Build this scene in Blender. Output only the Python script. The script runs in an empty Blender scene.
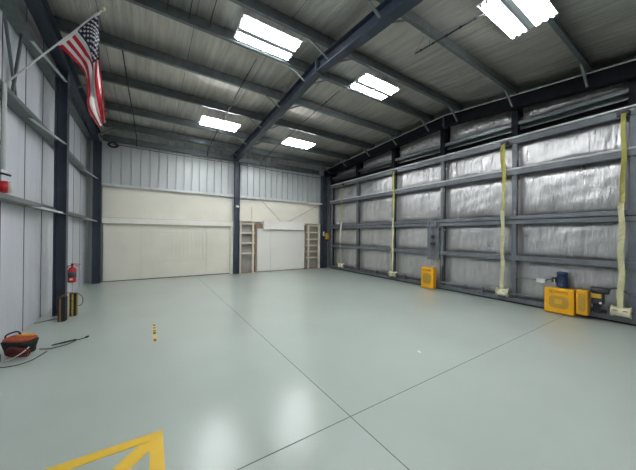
import bpy, bmesh, math, random
from mathutils import Vector, Matrix
S = bpy.context.scene
C = S.collection
random.seed(7)
# ------------------------------------------------------------------ camera
cd = bpy.data.cameras.new('camera'); cam = bpy.data.objects.new('camera', cd); C.objects.link(cam)
cd.sensor_width = 36; cd.lens = 262.04 / 636 * 36; cd.clip_start = 0.05
yaw, pit, rol = math.radians(32.79), math.radians(0.115), math.radians(0.618)
F = Vector((math.sin(yaw)*math.cos(pit), math.cos(yaw)*math.cos(pit), math.sin(pit)))
R_ = Vector((math.cos(yaw), -math.sin(yaw), 0)); U_ = R_.cross(F)
R2 = R_*math.cos(rol) + U_*math.sin(rol); U2 = -R_*math.sin(rol) + U_*math.cos(rol)
cam.matrix_world = Matrix(((R2.x, U2.x, -F.x, 0), (R2.y, U2.y, -F.y, 0), (R2.z, U2.z, -F.z, 1.8), (0, 0, 0, 1)))
S.camera = cam
# ------------------------------------------------------------------ world, exposure
w = bpy.data.worlds.new('world'); S.world = w; w.use_nodes = True
w.node_tree.nodes['Background'].inputs[0].default_value = (.02, .022, .025, 1)
w.node_tree.nodes['Background'].inputs[1].default_value = 0.3
S.view_settings.view_transform = 'Standard'; S.view_settings.look = 'None'
S.view_settings.gamma = 1; S.view_settings.use_curve_mapping = False
S.view_settings.exposure = 1.1
TUBE_POWER = 26.0

# ------------------------------------------------------------------ helpers
class B:
    def __init__(s): s.m = bmesh.new()
    def quad(s, *v):
        return s.m.faces.new([s.m.verts.new(p) for p in v])
    def hexa(s, v):
        vs = [s.m.verts.new(p) for p in v]
        for f in ((0,3,2,1),(4,5,6,7),(0,1,5,4),(1,2,6,5),(2,3,7,6),(3,0,4,7)): s.m.faces.new([vs[i] for i in f])
        return s
    def box(s, x0, x1, y0, y1, z0, z1):
        return s.hexa([(x0,y0,z0),(x1,y0,z0),(x1,y1,z0),(x0,y1,z0),(x0,y0,z1),(x1,y0,z1),(x1,y1,z1),(x0,y1,z1)])
    def bar(s, a, b, w_, t, up=(0,0,1)):
        a, b = Vector(a), Vector(b); d = (b-a).normalized(); up = Vector(up)
        if abs(d.dot(up)) > .98: up = Vector((1,0,0))
        n = d.cross(up).normalized(); u = n.cross(d)
        o = [(-w_/2,-t/2),(w_/2,-t/2),(w_/2,t/2),(-w_/2,t/2)]
        return s.hexa([a+n*i+u*j for i,j in o] + [b+n*i+u*j for i,j in o])
    def tube(s, pts, r, n=8, closed=False):
        pts = [Vector(p) for p in pts]; rings = []; prev = None
        for i, p in enumerate(pts):
            d = (pts[min(i+1,len(pts)-1)] - pts[max(i-1,0)]).normalized()
            if prev is None:
                ref = Vector((0,0,1)) if abs(d.z) < .9 else Vector((1,0,0)); u = d.cross(ref).normalized()
            else: u = (prev - d*prev.dot(d)).normalized()
            prev = u; v = d.cross(u)
            rr = r[i] if isinstance(r, (list,tuple)) else r
            rings.append([s.m.verts.new(p + (u*math.cos(a)+v*math.sin(a))*rr) for a in [2*math.pi*k/n for k in range(n)]])
        for a, b in zip(rings, rings[1:]):
            for k in range(n):
                f = s.m.faces.new((a[k], a[(k+1)%n], b[(k+1)%n], b[k])); f.smooth = True
        s.m.faces.new(rings[0][::-1]); s.m.faces.new(rings[-1]); return s
    def lathe(s, prof, o, ax=(0,0,1), n=20):
        o = Vector(o); ax = Vector(ax).normalized(); ref = Vector((0,0,1)) if abs(ax.z) < .9 else Vector((1,0,0))
        u = ax.cross(ref).normalized(); v = ax.cross(u); rings = []
        for r, t in prof:
            rings.append([s.m.verts.new(o+ax*t+(u*math.cos(a)+v*math.sin(a))*r) for a in [2*math.pi*k/n for k in range(n)]])
        for a, b in zip(rings, rings[1:]):
            for k in range(n):
                f = s.m.faces.new((a[k], a[(k+1)%n], b[(k+1)%n], b[k])); f.smooth = True
        s.m.faces.new(rings[0][::-1]); s.m.faces.new(rings[-1]); return s
    def prism(s, poly, a, b):                      # poly: list of points as functions of end; a,b offset vectors
        a, b = Vector(a), Vector(b)
        p = [s.m.verts.new(Vector(q)+a) for q in poly]; q_ = [s.m.verts.new(Vector(q)+b) for q in poly]; n = len(poly)
        s.m.faces.new(p[::-1]); s.m.faces.new(q_)
        for k in range(n): s.m.faces.new((p[k], p[(k+1)%n], q_[(k+1)%n], q_[k]))
        return s
    def grid(s, fn, nu, nv, smooth=True):
        g = [[s.m.verts.new(fn(i/nu, j/nv)) for j in range(nv+1)] for i in range(nu+1)]
        for i in range(nu):
            for j in range(nv):
                f = s.m.faces.new((g[i][j], g[i+1][j], g[i+1][j+1], g[i][j+1])); f.smooth = smooth
        return g
    def build(s, name, mat, parent=None, bev=0, fix=True, solid=0):
        if fix: bmesh.ops.recalc_face_normals(s.m, faces=s.m.faces)
        me = bpy.data.meshes.new(name); s.m.to_mesh(me); s.m.free()
        o = bpy.data.objects.new(name, me); C.objects.link(o)
        for mm in (mat if isinstance(mat, (list,tuple)) else [mat]): me.materials.append(mm)
        if parent is not None:
            off = origin(parent); me.transform(Matrix.Translation(-off)); o.parent = parent
        if solid:
            md = o.modifiers.new('thick', 'SOLIDIFY'); md.thickness = solid; md.offset = 0
        if bev:
            md = o.modifiers.new('bevel', 'BEVEL'); md.width = bev; md.segments = 2; md.limit_method = 'ANGLE'
        return o
def origin(o):
    v = Vector(o.location)
    while o.parent: o = o.parent; v += o.location
    return v
def tag(o, label=None, cat=None, group=None, kind=None):
    if label: o['label'] = label
    if cat: o['category'] = cat
    if group: o['group'] = group
    if kind: o['kind'] = kind
    return o
def thing(name, label, cat, loc=(0,0,0), group=None, kind=None):
    o = bpy.data.objects.new(name, None); C.objects.link(o); o.location = loc; o.empty_display_size = .1
    return tag(o, label, cat, group, kind)
def dup(o, parent=None):
    c = o.copy(); C.objects.link(c)
    if parent is not None: c.parent = parent
    for ch in list(o.children): dup(ch, c)
    return c
def place(o, loc, label, group=None):
    o.location = loc; o['label'] = label
    if group: o['group'] = group
    return o

# ------------------------------------------------------------------ materials
def mat(name, col, rough=.5, metal=0, noise=0, nscale=8, bump=0, bscale=30, stretch=(1,1,1), coat=0, emit=0, spec=.5, rvar=0, detail=4):
    m = bpy.data.materials.new(name); m.use_nodes = True; n = m.node_tree.nodes; l = m.node_tree.links
    b = n['Principled BSDF']
    b.inputs['Base Color'].default_value = (*col, 1); b.inputs['Roughness'].default_value = rough
    b.inputs['Metallic'].default_value = metal; b.inputs['Specular IOR Level'].default_value = spec
    if coat: b.inputs['Coat Weight'].default_value = coat; b.inputs['Coat Roughness'].default_value = .1
    if emit:
        b.inputs['Emission Color'].default_value = (*col, 1); b.inputs['Emission Strength'].default_value = emit
    if noise or bump or rvar:
        tc = n.new('ShaderNodeTexCoord'); mp = n.new('ShaderNodeMapping'); mp.inputs['Scale'].default_value = stretch
        l.new(tc.outputs['Object'], mp.inputs['Vector'])
    if noise or rvar:
        t = n.new('ShaderNodeTexNoise'); t.inputs['Scale'].default_value = nscale; t.inputs['Detail'].default_value = 5
        l.new(mp.outputs[0], t.inputs['Vector'])
    if noise:
        r = n.new('ShaderNodeMapRange'); r.inputs[1].default_value = .3; r.inputs[2].default_value = .7
        r.inputs[3].default_value = 1-noise; r.inputs[4].default_value = 1+noise
        l.new(t.outputs['Fac'], r.inputs[0])
        v = n.new('ShaderNodeVectorMath'); v.operation = 'SCALE'; v.inputs[0].default_value = col
        l.new(r.outputs[0], v.inputs['Scale']); l.new(v.outputs[0], b.inputs['Base Color'])
    if rvar:
        r = n.new('ShaderNodeMapRange'); r.inputs[1].default_value = .3; r.inputs[2].default_value = .7
        r.inputs[3].default_value = rough-rvar; r.inputs[4].default_value = rough+rvar
        l.new(t.outputs['Fac'], r.inputs[0]); l.new(r.outputs[0], b.inputs['Roughness'])
    if bump:
        t2 = n.new('ShaderNodeTexNoise'); t2.inputs['Scale'].default_value = bscale; t2.inputs['Detail'].default_value = detail
        l.new(mp.outputs[0], t2.inputs['Vector'])
        bp = n.new('ShaderNodeBump'); bp.inputs['Strength'].default_value = min(1, bump); bp.inputs['Distance'].default_value = .02*max(1, bump)
        l.new(t2.outputs['Fac'], bp.inputs['Height']); l.new(bp.outputs[0], b.inputs['Normal'])
    return m
M = {}
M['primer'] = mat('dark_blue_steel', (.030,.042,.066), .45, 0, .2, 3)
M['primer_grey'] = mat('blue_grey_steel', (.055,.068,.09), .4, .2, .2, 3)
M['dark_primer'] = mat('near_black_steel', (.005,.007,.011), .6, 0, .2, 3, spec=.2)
M['black_steel'] = mat('black_steel', (.006,.007,.009), .5)
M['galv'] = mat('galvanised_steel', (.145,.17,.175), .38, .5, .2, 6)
M['galv_dull'] = mat('dull_galvanised', (.22,.25,.25), .45, .4, .15, 6)
M['galv_light'] = mat('bright_galvanised', (.62,.65,.65), .4, .1, .15, 6)
M['door_steel'] = mat('door_frame_grey', (.15,.165,.185), .45, .15, .15, 4)
M['roof_vinyl'] = mat('roof_insulation_facing', (.56,.53,.485), .36, .6, .2, 1.2, 1.0, 5, (9,.7,1))
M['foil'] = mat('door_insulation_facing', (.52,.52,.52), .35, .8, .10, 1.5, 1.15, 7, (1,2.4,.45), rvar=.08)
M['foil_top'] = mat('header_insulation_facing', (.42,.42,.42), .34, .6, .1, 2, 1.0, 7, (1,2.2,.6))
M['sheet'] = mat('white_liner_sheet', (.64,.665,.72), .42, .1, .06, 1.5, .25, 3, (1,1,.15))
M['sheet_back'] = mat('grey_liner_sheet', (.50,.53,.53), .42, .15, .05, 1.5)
M['cream'] = mat('cream_painted_board', (.83,.80,.69), .5, 0, .05, 1.2)
M['cream_dark'] = mat('cream_painted_track', (.88,.86,.77), .45)
M['white_door'] = mat('white_painted_door', (.86,.85,.78), .45)
M['seam'] = mat('dark_seam', (.10,.10,.10), .7)
M['wood'] = mat('raw_timber', (.30,.20,.14), .7, 0, .3, 12, stretch=(1,1,6))
M['pale_wood'] = mat('pale_painted_timber', (.68,.62,.52), .6, 0, .1, 8)
M['yellow'] = mat('yellow_painted_steel', (.86,.42,.008), .4, 0, .04, 4)
M['mesh_yellow'] = mat('yellow_mesh_screen', (.46,.27,.03), .6, 0, .2, 90)
M['yellow_dark'] = mat('deep_yellow_plastic', (.66,.38,.03), .5)
M['webbing'] = mat('yellow_webbing', (.60,.57,.33), .75, 0, .08, 30)
M['webbing_pale'] = mat('pale_webbing', (.74,.72,.60), .75, 0, .08, 30)
M['webbing_new'] = mat('strong_yellow_webbing', (.42,.40,.10), .75, 0, .08, 30)
M['drum'] = mat('cream_drum', (.78,.74,.52), .35, 0, .12, 12)
M['blue'] = mat('navy_motor_paint', (.012,.035,.11), .35)
M['rubber'] = mat('black_rubber', (.012,.012,.013), .65)
M['black'] = mat('black_plastic', (.02,.02,.022), .5)
M['brown_stripe'] = mat('brown_stripe', (.22,.12,.06), .6)
M['yellow_stripe'] = mat('yellow_stripe', (.50,.36,.05), .6, 0, .3, 40)
M['white'] = mat('white_plastic', (.78,.79,.78), .4)
M['white_enamel'] = mat('white_enamel', (.85,.87,.9), .4)
M['red'] = mat('red_enamel', (.50,.008,.015), .35)
M['red_dark'] = mat('dark_red_rubber', (.20,.015,.02), .5)
M['orange_red'] = mat('orange_red_canvas', (.45,.09,.03), .7, 0, .15, 20)
M['orange'] = mat('orange_canvas', (.85,.36,.06), .6)
M['canvas'] = mat('black_canvas', (.02,.022,.026), .8, 0, .2, 30)
M['flag_red'] = mat('flag_red', (.62,.01,.03), .7)
M['flag_white'] = mat('flag_white', (.88,.86,.84), .7)
M['flag_blue'] = mat('flag_blue', (.012,.02,.075), .7)
M['paint'] = mat('yellow_floor_paint', (.86,.56,.06), .3, 0, .05, 4, coat=.4)
M['paint_dark'] = mat('dark_scuffs', (.10,.08,.03), .6)
M['tube'] = mat('lit_tube', (.97,.985,1.0), .4, emit=TUBE_POWER)
M['ink'] = mat('black_lettering', (.03,.02,.01), .6)
M['brass'] = mat('grey_gearbox', (.06,.065,.07), .4, .4)
M['cable'] = mat('black_cable', (.01,.01,.011), .6)
M['beige'] = mat('beige_shaded_shelf_back', (.36,.33,.28), .6, 0, .1, 3)  # tone darkened to put the shadow inside the shelves into the colour

def floor_mat():
    m = mat('grey_green_epoxy', (.47,.535,.485), .3, 0, .05, .6)
    n = m.node_tree.nodes; l = m.node_tree.links; b = n['Principled BSDF']
    tc = n.new('ShaderNodeTexCoord')
    b.inputs['Coat Weight'].default_value = .5; b.inputs['Specular IOR Level'].default_value = .15; b.inputs['Coat IOR'].default_value = 1.5
    t = n.new('ShaderNodeTexNoise'); t.inputs['Scale'].default_value = 55; t.inputs['Detail'].default_value = 4
    t2 = n.new('ShaderNodeTexNoise'); t2.inputs['Scale'].default_value = 1.3; t2.inputs['Detail'].default_value = 5
    l.new(tc.outputs['Object'], t.inputs['Vector']); l.new(tc.outputs['Object'], t2.inputs['Vector'])
    bp = n.new('ShaderNodeBump'); bp.inputs['Strength'].default_value = .5; bp.inputs['Distance'].default_value = .003
    l.new(t.outputs['Fac'], bp.inputs['Height'])
    l.new(bp.outputs[0], b.inputs['Coat Normal']); l.new(bp.outputs[0], b.inputs['Normal'])
    r = n.new('ShaderNodeMapRange'); r.inputs[1].default_value = .3; r.inputs[2].default_value = .7; r.inputs[3].default_value = .11; r.inputs[4].default_value = .17
    l.new(t2.outputs['Fac'], r.inputs[0]); l.new(r.outputs[0], b.inputs['Coat Roughness'])
    return m
M['floor'] = floor_mat()

# ------------------------------------------------------------------ dimensions
XL, XR, YB, YF = -1.925, 8.62, 12.479, -2.0
YR = 5.10
def zp(y): return 5.85 - (.055*(y-YR) if y > YR else .10*(YR-y))     # underside of purlins, top of rafters
PURLINS = [11.6, 10.2, 8.55, 7.05, 5.62, 4.60, 3.10, 1.66]

# ------------------------------------------------------------------ structure
b = B(); b.box(XL-.3, 9.2, YF-.3, YB+.3, -.2, 0)
fl = tag(b.build('floor', M['floor']), 'smooth glossy grey-green epoxy hangar floor', 'floor', kind='structure')
b = B(); b.box(1.700, 1.7075, YF, 12.3, 0, .0012)
tag(b.build('trim_1', M['seam']), 'dark saw-cut joint running across the floor towards the back wall', 'floor joint', kind='structure')
b = B(); b.box(XL, 1.6985, 2.008, 2.0155, 0, .0012); b.box(1.709, 8.35, 2.008, 2.0155, 0, .0012)
tag(b.build('trim_2', M['seam']), 'dark saw-cut joint running across the floor towards the hangar door', 'floor joint', kind='structure')

# roof insulation facing: sags slightly between purlins
def roof_fn(x0, x1, y0, y1):
    ps = sorted(PURLINS + [12.42, .2, -1.2])
    def f(u, v):
        x = x0+(x1-x0)*u; y = y0+(y1-y0)*v; z = zp(y) + .262
        for a, c in zip(ps, ps[1:]):
            if a <= y <= c:
                t = (y-a)/(c-a); z -= .035*math.sin(math.pi*t)*(1+.25*math.sin(x*2.3+a))
        z += .006*math.sin(x*9+math.sin(y*3)*1.5)
        return (x, y, z)
    return f
b = B(); b.grid(roof_fn(XL-.2, 9.0, YF-.1, YB+.1), 260, 200)
ceil = tag(b.build('ceiling', M['roof_vinyl'], fix=False), 'wrinkled silvery insulation facing under the gabled roof', 'ceiling', kind='structure')
for x in (-.86, .72, 2.3, 3.9, 5.3, 6.7, 8.0):
    b = B(); f = roof_fn(x, x+.012, YF, YB)
    b.grid(lambda u, v: (f(u, v)[0], f(u, v)[1], f(0, v)[2]-.010), 1, 160)
    tag(b.build('seam', M['galv'], ceil, fix=False))

def rib_wall(along, x0, x1, z1fn, ribs, face, depth, gw, horiz=True):
    """sheet wall; 'face' coordinate of inner face, ribs are grooves sunk away from the room"""
    b = B(); pts = []
    cur = x0
    for r in sorted(ribs):
        pts += [(r-gw/2-.008, 0), (r-gw/2+.004, depth), (r+gw/2-.004, depth), (r+gw/2+.008, 0)]
    pts = [(x0, 0)] + [q for q in pts if x0 < q[0] < x1] + [(x1, 0)]
    for (a, da), (c, dc) in zip(pts, pts[1:]):
        if along == 'x': b.quad((a, face+da, 0), (c, face+dc, 0), (c, face+dc, z1fn(c)), (a, face+da, z1fn(a)))
        else: b.quad((face-da, a, 0), (face-dc, c, 0), (face-dc, c, z1fn(c)), (face-da, a, z1fn(a)))
    return b
wb = thing('wall_back', 'back wall with grey ribbed sheet above cream panels', 'wall', (XL, YB, 0), kind='structure')
ribs = [-1.84+.3048*i for i in range(36)]
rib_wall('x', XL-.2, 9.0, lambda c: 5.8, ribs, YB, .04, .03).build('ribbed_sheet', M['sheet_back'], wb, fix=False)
# gable wall on the left
def gz(y): return zp(y) + .25
ribs = [6.022+.9144*i for i in range(-9, 8)]
wl = thing('wall_left', 'left wall of pale insulated sheet with vertical seams', 'wall', (XL, 5, 0), kind='structure')
bb = rib_wall('y', YF, YB, gz, ribs, XL, .03, .02)
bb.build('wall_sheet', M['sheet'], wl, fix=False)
for y in ribs:
    if YF+.1 < y < YB-.1: B().box(XL-.006, XL+.004, y-.009, y+.009, 0, gz(y)-.05).build('seam', M['seam'], wl)
    for k in (1, 2):
        yy = y+.3048*k
        if YF < yy < YB: B().prism([(XL-.001,yy-.02,0),(XL+.004,yy-.006,0),(XL+.004,yy+.006,0),(XL-.001,yy+.02,0)],(0,0,0),(0,0,gz(yy)-.05)).build('rib', M['sheet'], wl)
b = B(); ribs = [-1.84+.3048*i for i in range(36)]
for a, c in zip([XL-.2]+ribs, ribs+[9.0]):
    b.quad((a+.02, YF, 0), (c-.02, YF, 0), (c-.02, YF, 5.6), (a+.02, YF, 5.6)); b.quad((c-.02, YF, 0), (c+.02, YF-.03, 0), (c+.02, YF-.03, 5.6), (c-.02, YF, 5.6))
tag(b.build('wall_front', M['sheet_back'], fix=False), 'ribbed sheet wall behind the viewer', 'wall', kind='structure')

# ---- gable wall over and beside the hangar door
wr = thing('wall_right', 'gable wall around and above the hangar door', 'wall', (8.9, 5, 0), kind='structure')
b = B(); 
N = 40
for i in range(N):
    y0 = YF+(YB-YF)*i/N; y1 = YF+(YB-YF)*(i+1)/N
    b.hexa([(8.86,y0,4.4),(8.95,y0,4.4),(8.95,y1,4.4),(8.86,y1,4.4),(8.86,y0,gz(y0)),(8.95,y0,gz(y0)),(8.95,y1,gz(y1)),(8.86,y1,gz(y1))])
b.box(8.86, 8.95, YF, -1.25, 0, 4.4); b.box(8.86, 8.95, 11.98, YB, 0, 4.4)
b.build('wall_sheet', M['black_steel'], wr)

STILES = [11.76, 9.63, 7.41, 5.25, 3.14, 1.03, -1.08]
# bulging insulation above the header member, one per bay
for i, (a, c) in enumerate(zip(STILES[1:], STILES)):
    b = B()
    def f(u, v, a=a, c=c, i=i):
        y = a+.09+(c-a-.18)*u; zt = zp(y)-.16; z = 5.0+(zt-5.0)*v
        return (8.72 - .10*math.sin(math.pi*min(1, v*1.1))*math.sin(math.pi*u)**.4 + .01*math.sin(y*31+2*math.sin(z*9)), y, z)
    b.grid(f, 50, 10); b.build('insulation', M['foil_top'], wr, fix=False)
b = B(); b.box(8.44, 8.66, -1.3, 11.95, 4.97, 4.985); b.box(8.44, 8.455, -1.3, 11.95, 4.88, 4.985); b.box(8.64, 8.66, -1.3, 11.95, 4.80, 4.985)
b.build('header_girt', M['galv'], wr)
for y in STILES:
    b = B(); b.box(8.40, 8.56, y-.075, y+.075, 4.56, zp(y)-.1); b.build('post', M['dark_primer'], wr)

# ------------------------------------------------------------------ rafters
def rafter(name, x, label, depth, group, fw=.10, mat_=None, y0=YF, y1=12.32):
    mat_ = mat_ or M['primer']
    t = thing(name, label, 'roof beam', (x, YR, zp(YR)), group)
    def zb(y): return zp(y)-depth(y)
    segs = [(y0, YR), (YR, y1)]
    web, top, bot = B(), B(), B()
    for a, c in segs:
        web.hexa([(x-.006,a,zb(a)+.012),(x+.006,a,zb(a)+.012),(x+.006,c,zb(c)+.012),(x-.006,c,zb(c)+.012),
                  (x-.006,a,zp(a)-.012),(x+.006,a,zp(a)-.012),(x+.006,c,zp(c)-.012),(x-.006,c,zp(c)-.012)])
        for q, z in ((top, lambda y: zp(y)-.012), (bot, zb)):
            q.hexa([(x-fw,a,z(a)),(x+fw,a,z(a)),(x+fw,c,z(c)),(x-fw,c,z(c)),(x-fw,a,z(a)+.012),(x+fw,a,z(a)+.012),(x+fw,c,z(c)+.012),(x-fw,c,z(c)+.012)])
    web.build('web', mat_, t); top.build('flange', mat_, t); bot.build('flange', mat_, t)
    b = B(); b.box(x-fw-.01, x+fw+.01, YR-.024, YR-.002, zb(YR)-.04, zp(YR)); b.box(x-fw-.01, x+fw+.01, YR+.002, YR+.024, zb(YR)-.04, zp(YR))
    for sx in (-.06, .06):
        for sz in (-.02, .09, .2):
            b.lathe([(.016,-.045),(.016,.045)], (x+sx, YR, zb(YR)+sz), (0,1,0), 6)
    b.build('splice_plate', M['primer_grey'], t)
    return t
dm = lambda y: .27 + (.02 if y > 11 else 0) + .03*abs(y-YR)/7
rafter('roof_rafter', 3.28, 'dark blue steel rafter crossing the middle of the ceiling', dm, None, .10)
rafter('roof_rafter', -1.60, 'dark blue steel rafter along the top of the left wall', lambda y: .36, None, .09)
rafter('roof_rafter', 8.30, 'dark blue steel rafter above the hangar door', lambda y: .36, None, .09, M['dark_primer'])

t = thing('roof_trim', 'thin bright edge strip along the top of the dark rafter over the hangar door', 'trim', (8.17, YR, zp(YR)))
for a, c in ((YF, YR), (YR, 12.3)):
    b = B(); b.hexa([(8.185,a,zp(a)-.035),(8.205,a,zp(a)-.035),(8.205,c,zp(c)-.035),(8.185,c,zp(c)-.035),(8.185,a,zp(a)-.015),(8.205,a,zp(a)-.015),(8.205,c,zp(c)-.015),(8.185,c,zp(c)-.015)]); b.build('strip', M['galv_light'], t)
# ------------------------------------------------------------------ columns
def column(x0, x1, y, wy, z1, label, m1=None):
    m1 = m1 or M['primer']
    t = thing('steel_column', label, 'column', ((x0+x1)/2, y, 0))
    b = B(); b.box(x0, x0+.014, y-wy/2, y+wy/2, .02, z1); b.build('flange', m1, t)
    b = B(); b.box(x1-.014, x1, y-wy/2, y+wy/2, .02, z1); b.build('flange', m1, t)
    b = B(); b.box(x0+.014, x1-.014, y-.006, y+.006, .02, z1); b.build('web', m1, t)
    b = B(); b.box(x0-.0, x1+.0, y-wy/2-.0, y+wy/2+.0, 0, .02)
    for sx in (.25, .75):
        for sy in (-.3, .3): b.lathe([(.014,.02),(.014,.05)], (x0+(x1-x0)*sx, y+sy*wy, 0), (0,0,1), 6)
    b.build('base_plate', M['primer_grey'], t)
    return t
column(-1.74, -1.535, 7.92, .17, zp(7.92)-.365, 'dark blue steel column on the left wall beside the extinguisher')
column(-1.70, -1.47, 12.2, .18, zp(12.2)-.365, 'dark blue steel column in the left back corner')
column(3.29-.02, 3.49, 12.17, .18, 5.13, 'dark steel column in the middle of the back wall')
column(8.02, 8.34, 12.12, .22, zp(12.1)-.365, 'dark steel column in the right back corner beside the shelves')

# ------------------------------------------------------------------ purlins
PX0, PX1 = -1.78, 8.5
def z_section(b, y, z, x0, x1, d=.25, fl=.065, t=.008, s=1):
    b.box(x0, x1, y-t/2, y+t/2, z, z+d); b.box(x0, x1, min(y, y-s*fl), max(y, y-s*fl), z, z+t)
    b.box(x0, x1, min(y, y+s*fl), max(y, y+s*fl), z+d-t, z+d); b.box(x0, x1, y-s*fl-t/2, y-s*fl+t/2, z, z+.022)
pl = thing('roof_purlin', '', 'purlin', (0, 0, 0))
b = B(); z_section(b, 0, 0, PX0, PX1); b.build('z_rail', M['galv'], pl)
for xx in (3.28, -1.60, 8.30):                                    # diagonal braces to the rafters' bottom flanges
    for s in ((-1, 1) if xx == 3.28 else ((1,) if xx < 0 else (-1,))):
        b = B(); b.bar((xx+s*.55, .02, .02), (xx+s*.1, .02, -.22 if xx==3.28 else -.32), .045, .006); b.bar((xx+s*.55, .0, .02), (xx+s*.1, .0, -.22 if xx==3.28 else -.32), .006, .04)
        b.build('brace', M['galv_dull'], pl)
names = ['first roof purlin out from the back wall', 'second roof purlin out from the back wall', 'third roof purlin from the back wall, behind the small far lights',
         'fourth roof purlin from the back wall, in front of the far lights', 'ridge purlin on the far side of the two middle lights', 'ridge purlin on the near side of the two middle lights',
         'purlin crossing the roof right of the ridge, over the hanging black cable', 'nearest roof purlin, passing behind the closest twin light']
for i, (y, nm) in enumerate(zip(PURLINS, names)):
    o = pl if i == 0 else dup(pl)
    place(o, (0, y, zp(y)), 'galvanised steel '+nm, 'roof purlins')
t = thing('eave_strut', 'steel eave strut along the top of the back wall', 'beam', (3, 12.33, 5.2))
b = B(); b.box(-1.45, 8.0, 12.34, 12.352, 5.21, 5.44); b.box(-1.45, 8.0, 12.27, 12.352, 5.20, 5.21); b.build('web', M['galv'], t)
# sag bars between the two ridge purlins
sb = B().box(-.0075, .0075, -.49, .49, -.01, .01).build('sag_bar', M['primer_grey'])
tag(sb, 'short thin steel bar linking the two ridge purlins left of the brightest light', 'sag bar', 'sag bars between the ridge purlins')
SB = ['first', 'second', 'third', 'fourth', 'fifth', 'sixth', 'seventh']
for k in range(7):
    o = sb if k == 0 else sb.copy()
    if k: C.objects.link(o)
    o.location = (-1.2+k*.36, 5.11, 5.94)
    o['label'] = SB[k]+' thin steel bar between the ridge purlins, counted from the left wall'

# ------------------------------------------------------------------ girts on the left wall and back wall
def girt_sec(b, y0, y1, z, d=.20):
    b.box(XL+.008, XL+.008+d, y0, y1, z, z+.008); b.box(XL+d, XL+d+.008, y0, y1, z, z+.075); b.box(XL+.008, XL+.014, y0, y1, z, z+.06)
g0 = thing('wall_girt', '', 'girt', (XL, 0, 0))
bb = B(); girt_sec(bb, -1.95, 12.3, 0); bb.build('z_rail', M['galv'], g0)
for i, (z, lb) in enumerate([(2.27, 'lower wall girt on the left wall at the height of the red reel'), (3.80, 'middle wall girt on the left wall, at the foot of the flagpole'), (5.16, 'upper wall girt on the left wall close under the roof')]):
    o = g0 if i == 0 else dup(g0)
    place(o, (XL, 0, z), 'galvanised '+lb, 'left wall girts')
BR = [(7.92, 2.27), (7.92, 3.80), (12.2, 2.27), (12.2, 3.80), (7.92, 5.16)]
BL = ['lower angle brace on the near left column', 'middle angle brace on the near left column, behind the flag', 'lower angle brace on the left corner column', 'middle angle brace on the left corner column', 'top angle brace on the near left column, beside the flagpole']
p = thing('girt_brace', '', 'brace', (0, 0, 0))
b = B(); b.box(-1.71, -1.46, -.66, -.10, -.06, -.052)if False else b.bar((-1.76, -1.35, -.012), (-1.56, -.10, -.06), .055, .006); b.bar((-1.785, -1.35, .012), (-1.585, -.10, -.04), .006, .045)
b.build('angle', M['galv_light'], p)
for i, ((y, z), lb) in enumerate(zip(BR, BL)):
    o = p if i == 0 else dup(p)
    place(o, (0, y, z), 'bright galvanised '+lb, 'girt braces')
t = thing('cross_brace', 'thin steel cross bracing high on the left wall behind the flagpole', 'brace', (XL+.1, 6.2, 4.03))
for a, c in (((XL+.06, 5.86, 5.15), (XL+.06, 6.37, 3.88)), ((XL+.075, 6.47, 5.15), (XL+.075, 6.10, 3.88))):
    b = B(); b.bar(a, c, .03, .05); b.build('angle', M['galv'], t)

t = thing('wall_girt', 'bright steel girt across the back wall above the cream panels', 'girt', (3.3, 12.42, 3.6))
for x0, x1 in ((-1.47, 3.26), (3.5, 8.02)):
    b = B(); b.box(x0, x1, 12.27, 12.44, 3.60, 3.608); b.box(x0, x1, 12.262, 12.27, 3.54, 3.62); b.box(x0, x1, 12.43, 12.438, 3.608, 3.66); b.build('z_rail', M['galv_light'], t)
t = thing('girt_brace', 'bright white brace on the back wall girt at the right corner column', 'brace', (7.7, 12.2, 3.53))
b = B(); b.bar((7.25, 12.25, 3.55), (8.04, 12.05, 3.56), .05, .012); b.bar((7.25, 12.24, 3.53), (8.04, 12.04, 3.54), .01, .06); b.build('angle', M['white'], t)
t = thing('girt_brace', 'curved grey brace behind the middle column of the back wall', 'brace', (3.4, 12.3, 3.5))
b = B(); pts = [(2.6+1.7*k/12, 12.22, 3.53-.09*math.sin(math.pi*k/12)) for k in range(13)]; pts = [q for q in pts if True]
b.tube([q for q in pts if q[0] < 3.24], .014, 6); b.build('angle', M['galv'], t)
B().tube([q for q in pts if q[0] > 3.52], .014, 6).build('angle', M['galv'], t)

# ------------------------------------------------------------------ back wall cream panels (parts of wall_back)
Y0 = 12.40
b = B(); b.box(-1.46, 3.25, Y0, Y0+.05, 2.30, 3.59); b.build('cream_panel', M['cream'], wb)
for x in (-.05, 2.28):
    B().box(x, x+.006, Y0-.003, Y0+.001, 2.37, 3.55).build('seam', M['cream_dark'], wb)
b = B(); b.box(3.5, 8.02, Y0, Y0+.05, 0, 3.59); b.build('cream_panel', M['cream'], wb)
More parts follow.
